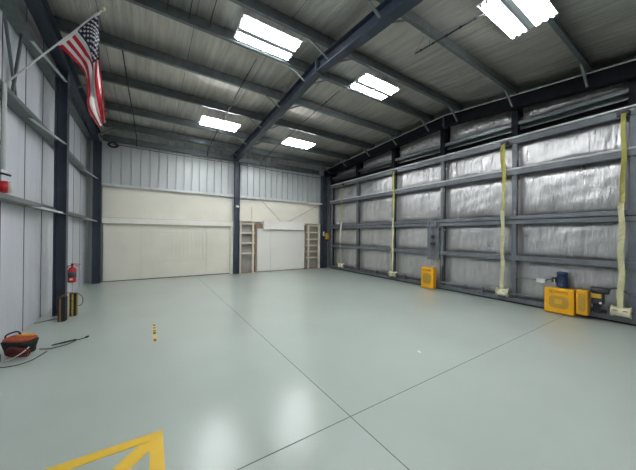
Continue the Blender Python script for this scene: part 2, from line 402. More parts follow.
# the large sliding panel under the left track
t = thing('door_1', 'large cream sliding panel with a fluted centre on the back wall', 'sliding door', (1, Y0, 0), kind='structure')
b = B(); b.box(-1.42, -.27, Y0-.02, Y0+.04, .03, 2.16); b.box(2.12, 3.13, Y0-.02, Y0+.04, .03, 2.16); b.box(-.265, 2.115, Y0-.02, Y0+.04, .03, .68); b.box(-.265, 2.115, Y0-.02, Y0+.04, 1.86, 2.16); b.build('panel', M['cream'], t)
b = B()
for k in range(16):
    x = -.265+k*2.38/16; b.box(x+.004, x+2.38/16-.008, Y0-.018, Y0+.03, .684, 1.856)
b.box(-.265, 2.115, Y0, Y0+.03, .684, 1.856); b.build('fluted_panel', M['cream'], t, bev=.004)
b = B(); b.box(-1.45, 3.2, Y0-.16, Y0, 2.17, 2.38); b.build('track_cover', M['cream_dark'], t, bev=.008)
B().box(-1.45, 3.13, Y0-.004, Y0, 2.382, 2.395).build('cover_shadow_line', M['galv'], t)  # grey strip drawn as the thin shadow line above the track cover
b = B(); b.box(3.14, 3.255, Y0-.14, Y0-.01, 0, 2.42); b.build('side_post', M['cream_dark'], t, bev=.006)
b = B(); b.box(-1.45, 3.2, Y0-.02, Y0+.02, 0, .03); b.build('threshold', M['galv'], t)

# double door with header
t = thing('door_2', 'white three-leaf door under a boxed white header on the back wall', 'door', (5.7, 12.25, 0), kind='structure')
for i, (x0, x1, dy) in enumerate(((4.40, 5.10, .02), (5.08, 6.14, 0), (6.12, 7.02, .02))):
    b = B(); b.box(x0, x1, 12.21+dy, 12.25+dy, .03, 2.1); lf = b.build('leaf', M['white_door'], t, bev=.005)
    for k in range(1, 8):
        B().box(x0+.03, x1-.03, 12.2075+dy, 12.2099+dy, .03+k*.255, .034+k*.255).build('groove', M['cream_dark'], lf)
    for k in range(1, 4):
        xx = x0+(x1-x0)*k/4; B().box(xx-.002, xx+.002, 12.2065+dy, 12.2070+dy, .05, 2.05).build('groove', M['cream_dark'], lf)
b = B(); b.box(4.66, 6.92, 12.10, 12.205, 2.07, 2.49); b.build('header_box', M['white_door'], t, bev=.01)
b = B(); b.box(4.29, 4.38, 12.23, 12.39, 0, 2.22); b.box(7.04, 7.10, 12.23, 12.39, 0, 2.12); b.box(4.29, 4.655, 12.235, 12.39, 2.12, 2.34); b.box(6.925, 7.10, 12.235, 12.39, 2.13, 2.34); b.build('timber_frame', M['wood'], t)
b = B(); b.box(5.0, 7.04, 12.195, 12.209, 2.045, 2.065); b.build('door_rail', M['seam'], t)

def shelf_unit(x0, x1, ux, shelves, label):
    t = thing('shelf_unit', label, 'shelf', ((x0+x1)/2, 12.25, 0))
    for a, c in ux:
        b = B(); b.box(a, c, 12.14, 12.20, .0, 2.40); b.build('upright', M['pale_wood'], t, bev=.004)
    b = B(); b.box(x0+.02, x1-.02, 12.37, 12.385, .0, 2.38); b.build('shaded_back_panel', M['beige'], t)  # dark backing paints in the shaded shelf interior
    for z in shelves:
        b = B(); b.box(x0, x1, 12.20, 12.365, z-.02, z+.02); b.box(x0, x1, 12.18, 12.20, z-.045, z+.025); b.build('shelf', M['pale_wood'], t, bev=.003)
    b = B(); b.box(x0+.05, x1-.05, 12.22, 12.36, .0, .04); b.build('kick_board', M['wood'], t)
    b = B(); b.bar((x0+.1, 12.34, .1), (x1-.08, 12.34, .75), .006, .012); b.build('wire_brace', M['galv_dull'], t)
    return t
shelf_unit(3.54, 4.25, ((3.52, 3.60), (4.12, 4.215)), (.93, 1.42, 1.90, 2.33), 'open timber shelf unit left of the white doors')
shelf_unit(7.12, 8.0, ((7.19, 7.27), (7.84, 7.97)), (.60, .93, 1.26, 1.60, 1.97, 2.34), 'open timber shelf unit right of the white doors, by the corner')
t = thing('storage_ledge', 'thin pale ledge over the left shelf unit with a short upright', 'ledge', (4.3, 12.2, 2.42))
b = B(); b.box(3.5, 4.65, 12.16, 12.39, 2.42, 2.45); b.build('board', M['pale_wood'], t); b = B(); b.box(4.03, 4.60, 12.13, 12.16, 2.43, 2.5); b.build('edge_strip', M['cream_dark'], t)
b = B(); b.box(4.13, 4.155, 12.30, 12.33, 2.45, 3.12); b.build('upright', M['cream'], t)
t = thing('storage_ledge', 'thin pale ledge over the right shelf unit by the corner', 'ledge', (7.5, 12.2, 2.42))
b = B(); b.box(6.93, 8.0, 12.16, 12.39, 2.42, 2.45); b.build('board', M['pale_wood'], t)
t = thing('rod_brace', 'pair of thin crossed steel rods on the cream wall above the white doors', 'brace', (5.7, 12.36, 2.5))
for a, c in (((4.66, 12.38, 3.5), (6.1, 12.38, 2.1)), ((7.98, 12.362, 3.5), (5.35, 12.362, 2.1))):
    B().tube([a, c], .007, 6).build('rod', M['galv_dull'], t)

# ------------------------------------------------------------------ hangar door
dr = thing('door_3', 'tall bifold hangar door of grey tube frame and silver insulation', 'hangar door', (8.5, 5.3, 0), kind='structure')
DY0, DY1 = -1.15, 11.84
def rail(x0, x1, z0, z1, nm='rail', m=None): return B().box(x0, x1, DY0, DY1, z0, z1).build(nm, m or M['door_steel'], dr, bev=.008)
rail(8.40, 8.52, 4.38, 4.53, 'top_rail')
rail(8.36, 8.52, 3.52, 3.66, 'upper_rail')
rail(8.37, 8.43, 3.665, 3.71, 'upper_rail_highlight', M['galv_light'])  # pale strip drawn as the lit top edge of the upper rail
rail(8.37, 8.43, 4.535, 4.575, 'top_rail_highlight', M['galv_light'])  # same painted highlight along the top rail
rail(8.40, 8.52, 2.30, 2.40, 'hinge_rail'); rail(8.40, 8.52, 2.17, 2.275, 'hinge_rail')
rail(8.38, 8.52, 1.18, 1.31, 'lower_rail')
rail(8.40, 8.55, .045, .16, 'bottom_rail')
rail(8.46, 8.56, .0, .04, 'bottom_seal', M['rubber'])
for y in STILES:
    for z0, z1 in ((.16, 1.18), (1.31, 2.17), (2.40, 3.52), (3.66, 4.38)):
        B().box(8.42, 8.52, y-.055, y+.055, z0, z1).build('stile', M['door_steel'], dr, bev=.006)
k = 0
for i, (a, c) in enumerate(zip(STILES[1:], STILES)):
    for z0, z1 in ((.14, 1.20), (1.29, 2.19), (2.38, 3.55), (3.64, 4.40)):
        k += 1; ph = k*1.7
        b = B()
        def f(u, v, a=a, c=c, z0=z0, z1=z1, ph=ph):
            y = a+.03+(c-a-.06)*u; z = z0+(z1-z0)*v
            e = min(1, 6*u*(1-u))*min(1, 6*v*(1-v))
            wr_ = .005*math.sin(y*23+1.5*math.sin(z*4+ph)+ph)*(.3+.7*v) + .004*math.sin(y*47+2*math.sin(z*7+ph)) + .010*math.sin(y*5+ph+z*1.3) + .003*math.sin(z*19+y*6)
            return (8.61 - .075*(e**.7)*(1.15-.55*v) + 1.5*wr_*e, y, z)
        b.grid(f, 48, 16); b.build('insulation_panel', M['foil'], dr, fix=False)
rail(8.64, 8.66, .04, 4.53, 'outer_skin', M['black_steel'])
# drive shaft and its bearings
sh = B().tube([(8.33, DY0+.1, .27), (8.33, 11.3, .27)], .022, 10).build('drive_shaft', M['door_steel'], dr)
for y in (9.9, 8.2, 6.7, 4.4, 3.9, .6):
    b = B(); b.box(8.30, 8.42, y-.03, y+.03, .16, .31); b.build('shaft_bearing', M['door_steel'], dr, bev=.005)

# ------------------------------------------------------------------ straps with drums
def strap(y, label, top=4.42, wid=.088, loose=False):
    t = thing('lift_strap', label, 'strap', (8.33, y, .27), 'hangar door lift straps')
    def ribbon(pts, wd):
        b = B(); rows = []
        for x, yy, z, tw in pts:
            c, s = math.cos(tw), math.sin(tw)
            rows.append([(x+s*wd/2, yy+c*wd/2, z), (x-s*wd/2, yy-c*wd/2, z)])
        for (p0, p1), (q0, q1) in zip(rows, rows[1:]): b.quad(p0, p1, q1, q0)
        return b
    mid = 2.55 if not loose else 2.7
    if loose:
        pts = [(8.33, y+.16*math.sin(k/14*3.0)*(.6), .34+k/14*2.2, .5*math.sin(k*.4)) for k in range(15)]
    else:
        pts = [(8.29, y+.012*math.sin(k*.6), .33+k/24*(mid-.33), .25*math.sin(k*.9+y)*(.35 if k < 8 else 1)) for k in range(25)]
    ribbon(pts, wid if not loose else .07).build('webbing', M['webbing'] if not loose else M['webbing_pale'], t, fix=False, solid=.004)
    pts = [(8.30, y-.015+.03*math.sin(k*.55)*(k/16)*(1-k/16)*2, mid+(top-mid)*k/16, .45*math.sin(k*.45+y*2)) for k in range(17)]
    ribbon(pts, wid*.85 if not loose else .05).build('webbing', M['webbing_new'], t, fix=False, solid=.004)
    if not loose and y > 2:
        pts = [(8.335, y+.045+.03*math.sin(k*.5), top-(top-3.3)*k/12, .4*math.sin(k*.7)) for k in range(13)]
        ribbon(pts, wid*.6).build('webbing', M['webbing_new'], t, fix=False, solid=.004)
    d = B().lathe([(.06,-.145),(.118,-.14),(.118,-.125),(.098,-.12),(.098,.12),(.118,.125),(.118,.14),(.06,.145)], (8.33, y, .27), (0,1,0), 24).build('drum', M['drum'], t)
    for s in (-1, 1): B().box(8.31, 8.40, y+s*.18-.012, y+s*.18+.012, .162, .33).build('drum_bracket', M['door_steel'], t)
    for s in (-1, 1): B().box(8.215, 8.225, y+s*.07-.03, y+s*.07+.03, .30, .312).build('clamp', M['black'], d)
    B().box(8.32, 8.395, y-.09, y+.09, top-.02, top+.06).build('top_clamp', M['black'], t)
    return t
strap(1.17, 'yellow lift strap and cream drum nearest the viewer, right of the twin yellow boxes')
strap(3.36, 'yellow lift strap and cream drum just left of the twin yellow boxes')
strap(7.28, 'yellow lift strap and cream drum left of the single tall yellow box')
strap(10.70, 'loose thin lift strap and drum beside the far right corner column', wid=.06, loose=True)

# ------------------------------------------------------------------ drive guards and motor
def guard(name, label, cat, x, y0, y1, z0, z1, dep, text=False):
    t = thing(name, label, cat, (x, (y0+y1)/2, z0))
    b = B(); b.box(x, x+dep, y0, y1, z0, z1); b.build('cover', M['yellow'], t, bev=.018)
    cy, cz, ry, rz = (y0+y1)/2, z0+(z1-z0)*.46, (y1-y0)*.33, (z1-z0)*.25
    if not text: cz, ry, rz = z0+(z1-z0)*.5, (y1-y0)*.32, (z1-z0)*.36
    poly = [(0, cy+ry*(abs(math.cos(a))**.5)*(1 if math.cos(a) > 0 else -1), cz+rz*(abs(math.sin(a))**.5)*(1 if math.sin(a) > 0 else -1)) for a in [2*math.pi*k/32 for k in range(32)]]
    B().prism(poly, (x-.006,0,0), (x+.001,0,0)).build('mesh_window', M['mesh_yellow'], t)
    return t
def lettering(txt, size, loc, parent, m, wid=None):
    cu = bpy.data.curves.new('lettering', 'FONT'); cu.body = txt; cu.size = size; cu.extrude = .0015; cu.align_x = 'CENTER'
    o = bpy.data.objects.new('tmp', cu); C.objects.link(o)
    dg = bpy.context.evaluated_depsgraph_get(); me = bpy.data.meshes.new_from_object(o.evaluated_get(dg)); bpy.data.objects.remove(o)
    xs = [v.co.x for v in me.vertices]; sx = (wid/(max(xs)-min(xs))) if wid else 1
    for v in me.vertices:
        px, py, pz = v.co; v.co = Vector((loc[0]-pz, loc[1]-px*sx, loc[2]+py)) - origin(parent)
    me.materials.clear(); me.materials.append(m)
    o = bpy.data.objects.new('lettering', me); C.objects.link(o); o.parent = parent; return o
g = guard('drive_guard', 'wide yellow steel guard box with mesh window under the navy motor', 'guard box', 8.13, 1.85, 2.385, .02, .61, .17, True)
lettering('SCHWEISS', .085, (8.129, 2.12, .495), g, M['ink'], .34)
B().box(8.119, 8.1235, 2.05, 2.19, .25, .36).build('data_plate', M['yellow_dark'], g)
guard('drive_guard', 'narrow yellow steel guard box right of the wide yellow guard', 'guard box', 8.12, 1.625, 1.815, .09, .64, .18)
g = guard('drive_guard', 'tall yellow steel guard box under the grey control plate', 'guard box', 8.13, 5.36, 5.84, .02, .74, .17, True)
lettering('SCHWEISS', .07, (8.129, 5.60, .61), g, M['ink'], .32)
t = thing('door_motor', 'navy electric motor standing behind the wide yellow guard', 'motor', (8.36, 2.15, .55))
mb = B().lathe([(.08,.0),(.105,.01),(.105,.06),(.098,.065),(.098,.30),(.105,.305),(.105,.36),(.06,.385)], (8.36, 2.11, .615), (0,0,1), 20).build('motor_body', M['blue'], t)
b = B()
for k in range(20):
    a = 2*math.pi*k/20; b.bar((8.36+.102*math.cos(a), 2.11+.102*math.sin(a), .65), (8.36+.102*math.cos(a), 2.11+.102*math.sin(a), .88), .006, .012)
b.build('cooling_fins', M['blue'], mb)
tb = B().box(8.30, 8.39, 2.215, 2.30, .72, .84).build('terminal_box', M['black'], mb, bev=.006)
B().box(8.292, 8.30, 2.23, 2.25, .69, .80).build('data_plate', M['white'], mb)
B().box(8.31, 8.39, 2.04, 2.18, .32, .579).build('mount', M['brass'], t, bev=.008)
t = thing('gearbox', 'dark grey gear reducer with yellow plate beside the narrow yellow guard', 'gearbox', (8.33, 1.45, .4))
b = B().box(8.24, 8.39, 1.41, 1.60, .36, .60); b.build('housing', M['brass'], t, bev=.03)
B().lathe([(.05,0),(.07,.01),(.07,.26),(.05,.28)], (8.31, 1.335, .665), (0,1,0), 18).build('motor_end', M['brass'], t)
B().box(8.23, 8.239, 1.44, 1.595, .50, .59).build('data_plate', M['yellow_dark'], t)
B().lathe([(.022,0),(.022,.03)], (8.24, 1.45, .40), (-1,0,0), 10).build('oil_plug', M['white'], t)
B().box(8.30, 8.39, 1.46, 1.58, .165, .358).build('mount', M['black'], t)
t = thing('junction_box', 'small white junction box left of the navy motor', 'junction box', (8.37, 2.52, .76))
B().box(8.34, 8.42, 2.43, 2.61, .67, .77).build('box', M['white'], t, bev=.008); B().tube([(8.38, 2.61, .72), (8.40, 3.0, .72), (8.405, 3.09, .72)], .012, 6).build('conduit', M['door_steel'], t)
B().tube([(8.36, 2.425, .73), (8.35, 2.38, .77), (8.35, 2.305, .78)], .01, 6).build('lead', M['black'], t)
t = thing('power_conduit', 'grey conduit sagging behind the nearest lift strap', 'conduit', (8.38, 1.0, .7))
pts = [(8.31, 1.325, .70), (8.33, 1.32, .73), (8.36, 1.28, .745), (8.385, 1.22, .74), (8.385, 1.08, .67), (8.385, .95, .645), (8.385, .82, .68), (8.385, .6, .78), (8.385, .2, .95)]
B().tube(pts, .014, 8).build('conduit', M['galv'], t)
t = thing('control_plate', 'grey steel plate with latch hardware above the tall yellow guard', 'control plate', (8.38, 5.5, 1.1))
b = B(); b.box(8.365, 8.379, 5.31, 5.76, 1.0, 2.32); b.build('plate', M['door_steel'], t)
B().box(8.30, 8.364, 5.46, 5.60, 1.52, 1.60).build('latch', M['black'], t, bev=.006)
B().box(8.31, 8.364, 5.48, 5.58, 1.75, 1.85).build('latch_housing', M['black'], t, bev=.006)
b = B(); b.box(8.30, 8.364, 5.42, 5.68, 2.16, 2.21); b.box(8.28, 8.364, 5.38, 5.43, 2.12, 2.32); b.box(8.28, 8.364, 5.66, 5.71, 2.2, 2.34); b.build('bracket', M['door_steel'], t, bev=.006)
for y in (5.50, 5.56): B().tube([(8.345, y, .80), (8.345, y, 2.16)], .008, 6).build('control_cable', M['door_steel'], t)
t = thing('cane_latch', 'grey pulley arm on the door stile beside the control plate', 'latch', (8.38, 5.2, 2.1))
b = B(); b.bar((8.36, 5.22, 2.12), (8.28, 5.05, 2.0), .03, .03); b.lathe([(.035,-.02),(.035,.02)], (8.28, 5.05, 2.02), (0,1,0), 12); b.build('arm', M['primer_grey'], t)
t = thing('cane_latch', 'dark latch lever low on the stile beside the tall yellow guard', 'latch', (8.38, 5.2, .5))
b = B(); b.box(8.33, 8.415, 5.17, 5.23, .30, .80); b.bar((8.33, 5.2, .78), (8.27, 5.16, .55), .025, .02); b.build('lever', M['primer'], t)
t = thing('door_sensor', 'small white sensor on the door hinge rail near the corner column', 'sensor', (8.38, 11.0, 2.45))
B().box(8.33, 8.40, 10.95, 11.15, 2.41, 2.53).build('case', M['white'], t, bev=.01)

# ------------------------------------------------------------------ small things on corner and middle columns
t = thing('warning_box', 'yellow control box on the right corner column', 'control box', (8.3, 11.96, 1.6))
B().box(8.19, 8.40, 11.90, 12.005, 1.60, 1.93).build('box', M['yellow_dark'], t, bev=.012); B().box(8.20, 8.38, 11.91, 12.0, 1.50, 1.598).build('cable_boot', M['black'], t)
t = thing('wall_switch', 'narrow white switch box on the right corner column', 'switch', (8.1, 12.0, 1.8))
B().box(8.05, 8.13, 11.955, 12.008, 1.78, 2.02).build('case', M['white'], t, bev=.006); B().box(8.075, 8.105, 11.945, 11.955, 1.87, 1.93).build('toggle', M['black'], t)
t = thing('security_camera', 'small white camera on the middle column of the back wall', 'camera', (3.38, 12.0, 3.05))
B().lathe([(.03,0),(.045,.02),(.045,.13),(.03,.14)], (3.30, 12.03, 3.08), (1,-.25,-.05), 14).build('body', M['white'], t); B().box(3.33, 3.37, 12.03, 12.08, 3.06, 3.14).build('bracket', M['white'], t)
t = thing('security_camera', 'small white camera under the rafter end above the middle column', 'camera', (3.6, 12.1, 5.05))
B().lathe([(.03,0),(.05,.02),(.05,.10),(.025,.13)], (3.95, 12.31, 5.14), (0,-.4,-1), 14).build('body', M['white'], t); B().box(3.93, 3.97, 12.28, 12.34, 5.14, 5.20).build('bracket', M['white'], t)

# ------------------------------------------------------------------ high-bay fluorescent lights
def fixture():
    t = thing('high_bay_light', '', 'ceiling light', (0,0,0), 'fluorescent high bay lights')
    b = B(); b.box(-.61, .61, -.054, .054, .066, .11); b.build('spine', M['white_enamel'], t)
    for s in (-1, 1):
        b = B()
        y0, y1 = sorted((s*.055, s*.33))
        b.box(-.61, .61, y0, y1, .055, .062); y0, y1 = sorted((s*.055, s*.058)); b.box(-.61, .61, y0, y1, -.005, .056); rf = b.build('reflector', M['white_enamel'], t)
        for k in range(3):
            y = s*(.098+k*.092)
            B().tube([(-.575, y, .025), (.575, y, .025)], .019, 10).build('tube', M['tube'], t)
            for e in (-1, 1): B().box(min(e*.58, e*.61), max(e*.58, e*.61), y-.018, y+.018, .005, .054).build('lampholder', M['white'], rf)
    for e in (-1, 1): B().box(min(e*.61, e*.622), max(e*.61, e*.622), -.335, .335, .045, .064).build('end_plate', M['white_enamel'], t)
    for e in (-1, 1): B().tube([(e*.5, 0, .10), (e*.5, 0, .21)], .004, 5).build('hanger', M['black'], t)
    return t
LIGHTS = [((2.03, 5.13, 5.79), 'large bright twin-bank light left of the ridge joint of the middle rafter'),
          ((5.08, 5.15, 5.77), 'bright twin-bank light right of the ridge joint of the middle rafter'),
          ((1.97, 9.22, 5.47), 'small far light over the cream sliding panel, left of the middle rafter'),
          ((4.98, 9.25, 5.43), 'small far light right of the middle rafter, over the white doors'),
          ((4.98, 1.83, 5.44), 'nearest bright twin-bank light at the top edge, right of the middle rafter'),
          ((2.00, 1.83, 5.44), 'twin-bank light overhead beside the viewer, left of the middle rafter')]
f0 = fixture()
for i, (loc, lb) in enumerate(LIGHTS):
    place(f0 if i == 0 else dup(f0), loc, 'white '+lb)

# ------------------------------------------------------------------ overhead cables
def cable(pts, label, r=.013, drop=None):
    t = thing('power_cable', label, 'cable', pts[0])
    B().tube(pts, r, 6).build('cable', M['cable'], t)
    n = 5
    for k in range(n):
        f = (k+.5)/n; i = min(int(f*(len(pts)-1)), len(pts)-2); g = f*(len(pts)-1)-i
        q = Vector(pts[i]).lerp(Vector(pts[i+1]), g)
        B().box(q.x-.015, q.x+.015, q.y-.02, q.y+.02, q.z-.014, q.z+.02).build('cable_clip', M['black'], t)
    return t
cable([(-.52, 7.0, zp(7.0)-.03), (-.5, 8.5, zp(8.5)-.03), (-.46, 10.2, zp(10.2)-.03), (-.43, 12.1, 5.40), (-.43, 12.14, 5.10)], 'black cable running to the back wall beside the flag')
cable([(2.0, 5.75, zp(5.75)-.03), (2.0, 7.05, zp(7.05)-.03), (2.02, 8.5, zp(8.5)-.03), (2.05, 10.2, zp(10.2)-.03), (2.1, 12.1, 5.42), (2.1, 12.2, 5.2)], 'black cable passing over the far light left of the middle rafter')
cable([(4.35, 5.75, zp(5.75)-.03), (4.37, 7.05, zp(7.05)-.03), (4.42, 8.5, zp(8.5)-.03), (4.48, 10.2, zp(10.2)-.03), (4.55, 12.1, 5.40), (4.55, 12.2, 5.2)], 'black cable passing over the far light right of the middle rafter')
t = cable([(4.56, 3.46, 5.56), (4.58, 2.8, 5.52), (4.6, 2.17, 5.49)], 'black cable hung below the roof, running to the nearest twin light', .014)
B().tube([(4.56, 3.46, 5.57), (4.40, 3.14, 5.66)], .003, 4).build('hang_wire', M['cable'], t); B().tube([(4.57, 3.14, 5.55), (4.57, 3.14, 5.66)], .004, 4).build('hang_wire', M['cable'], t)
t = thing('power_cable', 'black cable strung along the back wall just under the roof', 'cable', (-1.3, 12.2, 5.1))
pts = [(-1.60, 12.06, 5.36), (-1.42, 12.04, 5.22), (-1.2, 12.2, 5.08), (0, 12.2, 5.06), (1.6, 12.2, 5.04), (3.2, 12.05, 5.02), (3.55, 12.05, 5.02), (5.5, 12.2, 5.00), (7.9, 12.2, 4.98)]
B().tube(pts, .014, 6).build('cable', M['cable'], t)
b = B()
for k in range(4):
    pp = [(-1.15+(.10+.02*k)*math.cos(a), 12.15+.02*k, 5.05+(.06+.012*k)*math.sin(a)) for a in [2*math.pi*j/16 for j in range(17)]]
    b.tube(pp, .012, 6)
b.build('coil', M['cable'], t)

# ------------------------------------------------------------------ flag and pole
PB, PT = Vector((-1.69, 5.37, 3.84)), Vector((-.655, 5.27, 5.27))
t = thing('flagpole', 'white flagpole angled out from a white upright on the left wall', 'flagpole', (-1.72, 5.27, 3.8))
B().tube([PB, PT], .011, 10).build('pole', M['white'], t)
B().lathe([(.008,0),(.026,.015),(.03,.035),(.02,.055),(.004,.065)], PT, (PT-PB), 14).build('finial', M['webbing'], t)
B().tube([(-1.69, 5.37, 3.85), (-1.69, 5.37, 2.66)], .022, 10).build('upright', M['white'], t)
b = B(); b.box(XL+.008, -1.713, 5.34, 5.40, 3.0, 3.05); b.box(XL+.008, -1.713, 5.34, 5.40, 3.7, 3.75); b.build('bracket', M['galv'], t)
t = thing('hook_arm', 'short black hook on the left wall above the red reel', 'hook', (-1.7, 5.3, 2.55))
B().tube([(XL+.005, 5.66, 2.64), (-1.78, 5.64, 2.645), (-1.70, 5.62, 2.62)], .016, 8).build('arm', M['black'], t)
t = thing('hand_lamp_reel', 'red and white reel standing on the lower left girt', 'reel', (-1.76, 5.33, 2.37))
B().lathe([(.05,-.08),(.088,-.075),(.088,.025),(.05,.03)], (-1.72, 5.51, 2.437), (.95,.31,0), 22).build('red_drum', M['red'], t)
B().lathe([(.05,.0),(.080,.005),(.076,.045),(.04,.055)], (-1.70, 5.517, 2.437), (.95,.31,0), 22).build('white_cover', M['white'], t)

HO = [(-.70, 5.205), (-.855, 4.99), (-1.005, 4.765), (-1.15, 4.555)]      # along the pole, tip to base (x, z)
FLY = [ # for each of 4 hoist stations: x, z, y offset at t=0, .2, .4, .6, .8, 1
  [(-.70,5.205,0),(-.688,4.88,.04),(-.675,4.55,-.03),(-.645,4.19,.05),(-.605,3.85,-.02),(-.585,3.56,.02)],
  [(-.855,4.99,0),(-.74,4.77,-.09),(-.715,4.45,.07),(-.70,4.10,-.09),(-.66,3.78,.09),(-.615,3.50,-.06)],
  [(-1.005,4.765,0),(-.87,4.59,.09),(-.775,4.35,-.09),(-.755,4.0,.10),(-.735,3.72,-.10),(-.64,3.46,.08)],
  [(-1.15,4.555,0),(-1.005,4.41,-.03),(-.86,4.25,.06),(-.815,3.93,-.04),(-.81,3.70,.05),(-.66,3.42,-.02)]]
def crom(p0, p1, p2, p3, t):
    return tuple(.5*((2*b_)+(c-a)*t+(2*a-5*b_+4*c-d)*t*t+(3*b_-a-3*c+d)*t**3) for a, b_, c, d in zip(p0, p1, p2, p3))
def spl(P, t):
    n = len(P)-1; i = min(int(t*n), n-1); f = t*n-i
    ext = lambda k: P[k] if 0 <= k <= n else (tuple(2*a-b_ for a, b_ in zip(P[0], P[1])) if k < 0 else tuple(2*a-b_ for a, b_ in zip(P[n], P[n-1])))
    return crom(ext(i-1), P[i], P[i+1], ext(i+2), f)
def flag_pt(s, t):
    ra = min(1, max(0, (t-.25)/.35)); ph = 2*math.pi*2.5*s; s_ = s; s = min(1, max(0, s + .15*ra*math.sin(ph+.6)*min(1, 6*s*(1-s))))
    x, z, dy = spl([spl(r, t) for r in FLY], s)
    dy = dy*.6 - .07*ra*math.cos(ph+.6) + .03*math.sin(s_*9+t*4)*min(1, t*2.2)
    return Vector((x, 5.262+.13*max(0,-.655-x)+dy, z))
fm = [M['flag_red'], M['flag_white'], M['flag_blue']]
b = B(); NS, NT = 39, 50
g = b.grid(lambda u, v: flag_pt(u, v), NS, NT)
b.m.faces.ensure_lookup_table()
for idx, fc in enumerate(b.m.faces):
    i, j = divmod(idx, NT); st = i//3
    fc.material_index = 2 if (st < 7 and j < NT*.4) else (0 if st % 2 == 0 else 1)
fo = tag(b.build('flag', fm, None, fix=False, solid=.002), 'red white and blue flag with stars and stripes hanging from the wall pole', 'flag')
b = B()
for r in range(9):
    for c in range(6 if r % 2 == 0 else 5):
        s0 = (r+1)*(7/13)/10; t0 = (.4/12)*(2*c+1 if r % 2 == 0 else 2*c+2)
        P0 = flag_pt(s0, t0); ds = (flag_pt(s0+.01, t0)-P0).normalized(); dt = flag_pt(s0, t0+.01)-P0; nrm = ds.cross(dt).normalized(); dt = nrm.cross(ds)
        for sg in (-1, 1):
            vs = []
            for k in range(10):
                rr = .026 if k % 2 == 0 else .011; a = math.pi*k/5
                vs.append(b.m.verts.new(P0 + ds*(-math.cos(a)*rr) + dt*(math.sin(a)*rr) + nrm*.003*sg))
            b.m.faces.new(vs)
so = b.build('stars', M['flag_white'], fo, fix=False)
b = B(); b.grid(lambda u, v: flag_pt(u, 0)+Vector((-.012+.036*v, 0, .012-.012*v)), 20, 1); b.build('hoist_band', M['flag_white'], fo, fix=False, solid=.006)

# ------------------------------------------------------------------ fire extinguisher
t = thing('fire_extinguisher', 'red fire extinguisher hung on the left wall behind the near column', 'fire extinguisher', (-1.62, 9.1, .5))
ox, oy = -1.66, 9.1
cy_ = B().lathe([(.05,0),(.08,.012),(.085,.03),(.085,.33),(.06,.385),(.025,.40),(.025,.43)], (ox, oy, .52), (0,0,1), 20).build('cylinder', M['red'], t)
b = B(); b.lathe([(.0862,0),(.0862,.13)], (ox, oy, .665), (0,0,1), 20); b.build('label_band', M['primer_grey'], cy_)
b = B(); b.box(ox-.03, ox+.03, oy-.092, oy-.0862, .59, .64); b.build('label', M['white'], cy_)
B().lathe([(.018,0),(.024,.01),(.024,.05),(.01,.06)], (ox, oy, .945), (0,0,1), 10).build('valve', M['black'], t)
b = B(); b.bar((ox-.02, oy, 1.01), (ox+.17, oy-.02, .985), .035, .012); b.bar((ox-.01, oy, .985), (ox+.15, oy-.02, .945), .03, .01); b.build('handle', M['red'], t)
B().tube([(ox, oy-.02, .96), (ox-.06, oy-.08, .96), (ox-.09, oy-.09, .85), (ox-.085, oy-.08, .62)], .012, 8).build('hose', M['black'], t)
B().box(XL+.01, ox-.0862, oy-.04, oy+.04, .6, .85).build('wall_bracket', M['black'], t)

# ------------------------------------------------------------------ wheel chocks standing on end, joined by rope
def chock(x, y, label, stripe):
    t = thing('wheel_chock', label, 'wheel chock', (x, y, 0), 'rubber wheel chocks')
    h = .49
    prof = [(-.075,.06),(-.02,-.06),(.02,-.06),(.075,.06)]
    b = B(); b.prism([(x+a, y+c, 0) for a, c in [(-.07,.07),(-.055,-.055),(.055,-.055),(.07,.07)]], (0,0,0), (0,0,h)); b.build('body', M['rubber'], t, bev=.008)
    w0 = -.035 if stripe == 'brown_stripe' else -.014
    B().box(x+w0, x+w0+.03, y-.0605, y-.0555, .01, h-.01).build('stripe', M[stripe], t)
    if stripe != 'brown_stripe':
        B().box(x-.048, x-.044+.004, y-.0605, y-.0555, .01, h-.01).build('stripe', M[stripe], t)
        b = B(); b.box(x+.062, x+.0705, y-.02, y+.02, .01, h-.01); b.build('stripe', M[stripe], t)
    return t
chock(-1.475, 7.30, 'black rubber chock with a brown stripe standing against the near left column', 'brown_stripe')
chock(-1.375, 7.66, 'black rubber chock with yellow stripes standing right of the other chock', 'yellow_stripe')
t = thing('chock_rope', 'thin brown rope looping over the two rubber chocks', 'rope', (-1.3, 7.5, .49))
pts = [(-1.50, 7.31, .499), (-1.46, 7.40, .52), (-1.42, 7.53, .53), (-1.36, 7.63, .505), (-1.29, 7.64, .48), (-1.235, 7.64, .42), (-1.21, 7.64, .33), (-1.225, 7.64, .25), (-1.26, 7.64, .21), (-1.29, 7.65, .22)]
P2 = [spl(pts, k/40) for k in range(41)]
B().tube(P2, .008, 6).build('rope', M['brown_stripe'], t)
tag(t, None)

